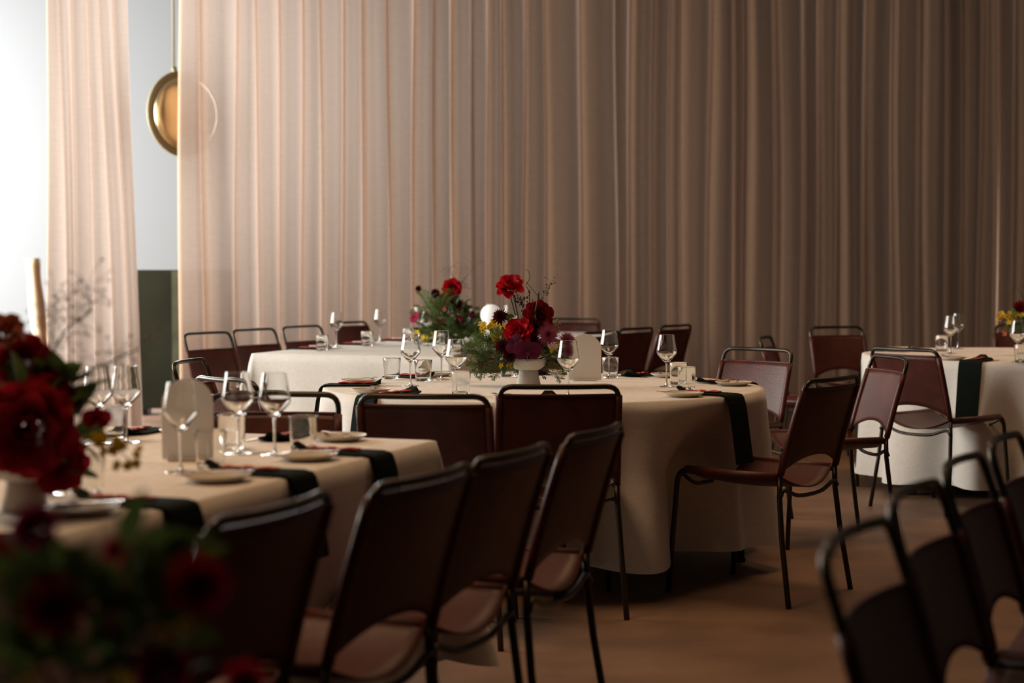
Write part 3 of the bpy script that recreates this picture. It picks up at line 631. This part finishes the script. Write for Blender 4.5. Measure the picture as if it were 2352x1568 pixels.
def berries(parent, path, r, m, br, seed, cnt, spread, nm='berry_twig', mb_m=None):
    """twig with side sprigs and berries: twig part, berries joined as sub-part"""
    rnd = random.Random(seed); tw = stem(parent, path, r, M_stem, nm); pts = bez(path, 6); mb = MB(); mt = MB()
    for k in range(cnt):
        p = pts[int(len(pts)*rnd.uniform(0.35, 0.999))]; d = V(rnd.uniform(-1,1), rnd.uniform(-.5,.5), rnd.uniform(-.6,1))*spread; e = p + d; mt.tube([p, (p+e)/2+V(0,0,spread*0.15), e], min(r*0.3, 0.0006), 3); mb.sphere(e, br*rnd.uniform(0.6, 1.2), 6, 4)
    o = link('berries', mb.mesh('berries'), m, tw); o['kind'] = 'stuff'; o = link('sprigs', mt.mesh('sprigs'), M_stem, tw); o['kind'] = 'stuff'; return tw
TOC = V(0, -1, 0.15)
def bouquet(label, anchor, d0, items, extra=None, group='flower arrangements'):
    """items: kind, idx, mat, px, py, depth offset, radius px, normal tilt (x, z)"""
    t = thing('flower_arrangement', label, 'flowers', anchor, 0, group)
    for it in items:
        kind, idx, m, px, py, dd, rp, nx, nz = it; d = d0 + dd; p = W(px, py, d) - anchor; size = rp*d/F
        o = flower_obj(kind, idx, m, t, p, V(nx, -1, nz), size, roll=(px*7 % 6))
        if kind in ('rose', 'dahlia', 'chrysanthemum', 'bud', 'orchid'):
            base = V(0, 0, 0.0); nn = V(nx, -1, nz).normalized(); q = p - nn*size*0.2
            st = stem(t, [base, base.lerp(q, 0.5) + V(0, 0.02, -0.02), q - V(0, -0.01, 0.03), q], 0.0035, M_gstem)
    if extra: extra(t, anchor, d0)
    return t
def vase_footed(p, s, label, group='vases'):
    t = thing('footed_vase', label, 'vase', p, 0, group); mb = MB()
    mb.lathe([(0.0005, 0.0005), (0.052, 0.0005), (0.053, 0.004), (0.046, 0.035), (0.041, 0.066), (0.0005, 0.067)], 40); mb.v = [tuple(Vector(v)*s) for v in mb.v]; link('foot', mb.mesh('foot'), M_vase, t)
    mb = MB(); mb.lathe([(0.0005, 0.068), (0.041, 0.068), (0.060, 0.074), (0.072, 0.088), (0.0765, 0.105), (0.0765, 0.119), (0.0735, 0.119), (0.071, 0.100), (0.058, 0.082), (0.0005, 0.080)], 40); mb.v = [tuple(Vector(v)*s) for v in mb.v]; link('bowl', mb.mesh('bowl'), M_vase, t); return t
def leaves(t, anchor, d, lst, m=None, kind='leaf'):
    for (x0, y0, x1, y1, dd, wf) in lst: blade(kind, int(x0) % len(FM[kind]), m or M_leaf, t, W(x0, y0, d+dd)-anchor, W(x1, y1, d+dd-0.02)-anchor, roll=(x0 % 7)*0.3-1, width=wf)
def scatter(t, anchor, d, kind, m, boxes, seed, n, lo, hi, idx=0, depth=0.06):
    rnd = random.Random(seed)
    for k in range(n):
        x0, y0, x1, y1 = boxes[k % len(boxes)]; px = rnd.uniform(x0, x1); py = rnd.uniform(y0, y1); dd = rnd.uniform(-depth, depth); p = W(px, py, d+dd) - anchor
        nrm = V(rnd.uniform(-.8, .8), -1, rnd.uniform(-.3, .8))
        if kind == 'floret': flower_obj(kind, 0, m, t, p, nrm, rnd.uniform(lo, hi)*d/F, rnd.uniform(0, 6))
        else:
            v = V(px, py, 0) - V((x0+x1)/2, max(b[3] for b in boxes), 0); v = v.normalized() if v.length > 1 else V(0,-1,0); L = rnd.uniform(lo, hi); a = rnd.uniform(-.7, .7); v = Matrix.Rotation(a, 3, 'Z') @ v
            blade(kind, rnd.randrange(len(FM[kind])), m, t, p, W(px+v.x*L, py+v.y*L, d+dd-0.02)-anchor, rnd.uniform(-1.2, 1.2), rnd.uniform(0.8, 1.3))
# central
vp = P(1214, 886); vase_footed(vp, 0.98, 'white footed vase holding the central bouquet')
anc = vp + V(0, 0, 0.10); dC = vp.y
def exC(t, a, d):
    for px, py, qx, qy in ((1210, 640, 1212, 790),): pass
    stem(t, [V(0,0,0), W(1196, 760, d-0.02)-a, W(1184, 700, d-0.03)-a, W(1176, 668, d-0.03)-a], 0.0045, M_gstem)
    stem(t, [V(0,0,0), W(1222, 745, d-0.06)-a, W(1232, 705, d-0.07)-a, W(1238, 671, d-0.07)-a], 0.006, M_stem, 'twig')
    stem(t, [V(0,0,0), W(1216, 700, d)-a, W(1214, 668, d)-a, W(1208, 655, d)-a, W(1216, 640, d)-a, W(1214, 624, d)-a, W(1207, 618, d)-a], 0.0022, M_stem, 'curly_twig')
    stem(t, [W(1214,700,d)-a, W(1240, 690, d)-a, W(1226, 668, d)-a, W(1209, 648, d)-a], 0.002, M_stem, 'curly_twig')
    berries(t, [V(0,0,0), W(1205, 745, d)-a, W(1202, 700, d)-a, W(1196, 685, d)-a], 0.0022, M_berry, 0.005, 3, 40, 0.035)
    berries(t, [V(0,0,0), W(1215, 730, d+.02)-a, W(1212, 700, d+.02)-a], 0.002, M_berry, 0.005, 4, 22, 0.03)
    berries(t, [V(0.02,0,0), W(1245, 690, d)-a, W(1258, 670, d)-a, W(1264, 648, d)-a], 0.0014, M_berry, 0.003, 5, 26, 0.022)
    berries(t, [V(0.04,0.02,0.02), W(1243, 845, d-.02)-a, W(1246, 868, d-.02)-a], 0.0018, M_berry, 0.0045, 6, 18, 0.022)
    berries(t, [V(0.04,0.0,0.02), W(1280, 760, d)-a, W(1287, 740, d)-a], 0.0016, M_bud, 0.007, 7, 12, 0.016)
    scatter(t, a, d, 'fern_frond', M_fern, [(1120, 805, 1180, 835), (1150, 800, 1190, 830), (1100, 820, 1160, 850)], 11, 34, 38, 62)
    leaves(t, a, d, [(1178,818,1092,846,-.02,1.0), (1172,824,1100,858,0,1.0), (1180,812,1100,822,.02,1.1), (1185,825,1130,862,-.04,1.0), (1250,815,1300,850,0,1.0), (1248,805,1312,828,.03,1.0), (1245,822,1290,866,-.02,.9)], M_fern, 'fern_frond')
    leaves(t, a, d, [(1172,826,1150,862,-.05,1.2), (1190,740,1150,720,0,1.0), (1226,800,1262,822,-.05,1.1), (1240,790,1275,825,-.02,1.2), (1192,770,1180,712,0.03,1.1), (1180,790,1130,800,-.02,1.2), (1196,765,1206,725,.02,1.0), (1240,765,1262,735,.05,1.0), (1165,735,1185,722,-.08,1.1)], M_leaf)
    scatter(t, a, d, 'leaf', M_leaf, [(1175, 740, 1260, 820), (1165, 790, 1290, 830)], 12, 54, 22, 40, depth=0.05)
    scatter(t, a, d, 'floret', M_yel, [(1104, 738, 1135, 762), (1128, 742, 1160, 790), (1135, 760, 1165, 785)], 13, 26, 6, 10)
    scatter(t, a, d-.08, 'floret', M_yel, [(1262, 790, 1296, 812), (1148, 835, 1176, 850), (1160, 790, 1175, 800)], 14, 9, 5, 7, depth=.03)
    scatter(t, a, d-.02, 'floret', M_white, [(1165, 730, 1185, 748)], 15, 6, 5, 8, depth=.02)
    for k, (x1, y1) in enumerate(((1108, 745), (1132, 778), (1150, 752))): stem(t, [V(-0.02,0,0.02), W((x1+1190)/2, y1+20, d)-a, W(x1, y1, d)-a], 0.0018, M_gstem, 'spray_stem')
bouquet('tall red rose bouquet in the white footed vase on the central table', anc, dC, [
    ('rose', 1, M_rose, 1172, 662, -.03, 29, -0.2, 1.1), ('rose', 0, M_rose, 1193, 764, -.09, 30, -0.35, 0.5), ('rose', 0, M_rosed, 1236, 727, -.03, 32, 0.3, 0.3),
    ('dahlia', 0, M_dahl, 1149, 727, -.06, 20, -0.3, 0.2), ('dahlia', 1, M_dahl, 1232, 752, -.07, 22, 0.2, 0.0), ('dahlia', 0, M_dahl, 1156, 796, -.08, 21, -0.4, 0.1), ('dahlia', 1, M_dahl, 1172, 815, -.07, 18, -0.2, -0.2),
    ('chrysanthemum', 0, M_pink, 1258, 768, -.12, 27, 0.15, 0.1), ('chrysanthemum', 0, M_pink, 1302, 782, -.08, 22, 0.3, 0.2), ('chrysanthemum', 0, M_pink, 1305, 806, -.08, 20, 0.3, -0.1),
    ('orchid', 0, M_orch, 1212, 806, -.16, 33, 0.05, 0.0), ('orchid', 0, M_orch, 1183, 790, -.14, 25, -0.3, 0.1), ('orchid', 0, M_orch, 1234, 792, -.07, 18, 0.3, 0.2), ('dahlia', 1, M_dahl, 1218, 780, -.05, 22, 0.0, 0.1)], exC)
# far table bouquet
bp = P(1028, 793); anc = bp + V(0,0,0.06)
t = thing('flower_bowl', 'low dark bowl under the far bouquet', 'bowl', bp); mb = MB(); mb.lathe([(0.0005, 0.0005), (0.05, 0.001), (0.09, 0.03), (0.10, 0.06), (0.095, 0.06), (0.085, 0.035), (0.0005, 0.02)], 32); link('bowl', mb.mesh('bowl'), M_sage, t)
def exB(t, a, d):
    scatter(t, a, d, 'fern_frond', M_fern, [(985, 720, 1075, 780), (975, 700, 1020, 760), (1040, 740, 1095, 785), (990, 730, 1080, 790)], 21, 80, 26, 48, depth=.12)
    scatter(t, a, d, 'leaf', M_leaf, [(1000, 695, 1065, 780), (975, 745, 1100, 792)], 22, 90, 16, 34, depth=.12)
    scatter(t, a, d-.08, 'floret', M_yel, [(955, 762, 985, 782), (990, 760, 1010, 775)], 23, 12, 5, 8); scatter(t, a, d-.08, 'floret', M_peach, [(1005, 695, 1025, 712), (1008, 735, 1018, 748)], 24, 7, 5, 7)
    for x, y in ((962, 664), (1000, 674), (950, 730)): stem(t, [V(0,0,0), W((x+1020)/2, y+50, d)-a, W(x, y, d)-a], 0.002, M_gstem, 'stem')
    berries(t, [V(0,0,0), W(1045, 690, d)-a, W(1060, 650, d)-a, W(1088, 615, d)-a], 0.0018, M_berry, 0.003, 25, 40, 0.07)
    berries(t, [V(0,0,0), W(1030, 690, d)-a, W(1040, 640, d)-a, W(1028, 612, d)-a], 0.0014, M_berry, 0.003, 26, 26, 0.06)
bouquet('wide red and green bouquet on the far long table', anc, bp.y, [
    ('rose', 0, M_rose, 1039, 661, -.02, 20, 0.0, 0.15), ('rose', 1, M_rose, 1034, 684, 0, 19, 0.0, 0.8), ('dahlia', 1, M_dahl, 1000, 673, 0, 12, 0, 0.05), ('dahlia', 0, M_dahl, 962, 663, 0, 9.5, -0.6, 0.1),
    ('dahlia', 0, M_dahl, 1050, 698, -.02, 15, 0.4, 0.0), ('dahlia', 1, M_rosed, 1062, 716, 0, 13, 0.4, 0), ('bud', 0, M_mag, 1057, 735, -.1, 11, 0.1, 0.9), ('bud', 0, M_mag, 1084, 725, -.03, 12, 0.3, 0.8), ('orchid', 0, M_mag, 952, 728, -.05, 14, -0.4, 0.1), ('dahlia', 0, M_peach, 1014, 702, -.03, 9, -0.1, 0.2)], exB)
# front table bouquet
fp = V(-0.285*3.42-0.02, 3.45, 0.75); vase_footed(fp, 0.9, 'white footed vase under the front red bouquet'); anc = fp + V(0,0,0.10)
def exA(t, a, d):
    leaves(t, a, d, [(42,880,42,800,-.12,1.3), (120,880,132,800,0,1.5), (150,890,180,820,0,1.2), (160,880,214,852,-.02,0.7), (150,980,195,860,0.02,1.2), (120,900,95,845,0,1.3), (170,1010,240,1050,0,1.2), (60,1060,20,1130,0,1.4), (100,1090,190,1110,.03,1.2), (180,940,165,880,0,1.2), (30,900,-10,840,.03,1.3), (120,860,165,830,.02,1.3)], M_leafb)
    scatter(t, a, d, 'leaf', M_leafb, [(-20, 860, 190, 1090)], 31, 44, 45, 85, depth=.08)
    berries(t, [V(0,0,0), W(95, 870, d)-a, W(150, 760, d)-a, W(205, 715, d)-a, W(200, 660, d)-a], 0.0028, M_bud, 0.003, 32, 44, 0.06)
    berries(t, [V(0,0,0), W(170, 880, d)-a, W(245, 835, d)-a, W(320, 800, d)-a], 0.0028, M_bud, 0.003, 33, 34, 0.06)
    berries(t, [V(0,0,0), W(110, 820, d)-a, W(125, 720, d)-a, W(130, 690, d)-a], 0.0018, M_bud, 0.003, 34, 30, 0.06)
    scatter(t, a, d-.1, 'floret', M_yel, [(235, 1010, 280, 1040), (270, 1030, 330, 1075), (190, 990, 240, 1020)], 35, 16, 10, 17)
    stem(t, [V(0.03,0,0), W(230, 1015, d-.08)-a, W(320, 1075, d-.1)-a], 0.002, M_gstem, 'spray_stem')
bouquet('large blurred red bouquet on the front table at far left', anc, fp.y, [
    ('rose', 1, M_crim, 68, 985, -.1, 100, 0.1, 0.1), ('rose', 0, M_crim, 130, 1062, -.02, 62, 0.4, -0.2), ('rose', 0, M_crim, 50, 835, 0.02, 62, 0.1, 0.4), ('rose', 1, M_peach, 14, 765, 0.0, 40, 0.2, 0.8), ('dahlia', 0, M_dahl, 172, 915, -.05, 27, 0.3, 0.1),
    ('orchid', 0, M_crim, 222, 962, -.06, 36, 0.3, 0.1), ('rose', 0, M_crim, 115, 905, -.03, 45, 0.2, 0.4), ('dahlia', 1, M_dahl, -10, 1060, -.02, 50, -0.1, 0)], exA)
# nearest arrangement, on a small stand beside the camera
np_ = V(-0.27*1.95+0.04, 1.95, 0.50)
t = thing('plant_stand', 'small dark stand under the nearest blurred flowers', 'stand', (np_.x, np_.y, 0)); mb = MB(); mb.lathe([(0.0005, 0.485), (0.15, 0.485), (0.15, 0.4995), (0.0005, 0.4995)], 32); link('top', mb.mesh('top', False), M_blackm, t)
for k in range(3):
    a_ = 2*PI*k/3; mb = MB(); mb.tube([(0.16*math.cos(a_), 0.16*math.sin(a_), 0), (0.10*math.cos(a_), 0.10*math.sin(a_), 0.486)], 0.01); link('leg', mb.mesh('leg'), M_blackm, t)
vase_footed(np_ + V(0,0,0.0002), 1.25, 'footed vase on the small stand, below the nearest flowers'); anc = np_ + V(0,0,0.14)
def exG(t, a, d):
    leaves(t, a, d, [(290,1260,322,1110,0,0.8), (380,1280,500,1200,0,1.2), (330,1290,430,1190,.02,1.4), (60,1330,130,1200,0,1.2), (40,1500,0,1400,0,1.5), (200,1350,150,1230,.02,1.2), (340,1380,380,1250,0,1.3), (450,1300,520,1230,.03,1.3)], M_leafb)
    scatter(t, a, d, 'leaf', M_leafb, [(0, 1310, 250, 1560), (200, 1330, 440, 1560)], 41, 80, 60, 115, depth=.07)
    scatter(t, a, d, 'fern_frond', M_fern, [(0, 1320, 200, 1500), (250, 1340, 450, 1550)], 42, 20, 80, 120, depth=.07)
    scatter(t, a, d-.1, 'floret', M_yel, [(370, 1420, 430, 1470), (60, 1540, 100, 1600), (250, 1540, 300, 1580)], 43, 9, 15, 24)
bouquet('very blurred dark dahlia bouquet nearest the camera at lower left', anc, np_.y - 0.10, [
    ('dahlia', 0, M_crim, 125, 1392, -.08, 88, 0.1, 0.2), ('dahlia', 1, M_crim, 452, 1340, -.08, 85, 0.3, 0.2), ('rose', 0, M_mag, 85, 1215, 0, 50, -0.2, 0.8), ('dahlia', 0, M_crim, -5, 1280, 0, 55, -0.3, 0.2), ('rose', 2, M_peach, 318, 1295, -.02, 40, 0, 0.4),
    ('bud', 0, M_peach, 255, 1438, -.1, 34, 0, 0.7), ('rose', 0, M_mag, 375, 1545, -.06, 55, 0.1, 0.3), ('dahlia', 1, M_crim, 560, 1565, -.02, 58, 0.3, 0.2), ('dahlia', 0, M_crim, 270, 1262, 0.03, 36, 0, 0.3)], exG)
# far right bouquet
ep = P(2385, 815); vase_footed(ep, 0.9, 'white footed vase cut by the right frame edge'); anc = ep + V(0,0,0.10)
def exE(t, a, d):
    scatter(t, a, d, 'leaf', M_leaf, [(2325, 725, 2400, 780)], 51, 36, 18, 32, depth=.06); scatter(t, a, d-.05, 'floret', M_yel, [(2290, 718, 2320, 732), (2310, 715, 2352, 740)], 52, 18, 5, 8, depth=.03)
    scatter(t, a, d-.05, 'floret', M_peach, [(2290, 755, 2315, 770)], 53, 6, 4, 6, depth=.02); berries(t, [V(0,0,0), W(2355, 700, d)-a, W(2340, 665, d)-a], 0.0018, M_berry, 0.003, 54, 26, 0.05)
    stem(t, [V(0,0,0), W(2340, 735, d)-a, W(2295, 728, d)-a], 0.002, M_gstem, 'spray_stem')
bouquet('yellow and burgundy bouquet cut by the right frame edge', anc, ep.y, [('dahlia', 0, M_rosed, 2342, 705, -.03, 17, -0.2, 0.1), ('dahlia', 1, M_dahl, 2375, 735, -.03, 20, 0, 0.1), ('rose', 0, M_rose, 2390, 700, 0, 20, 0, 0.3)], exE)
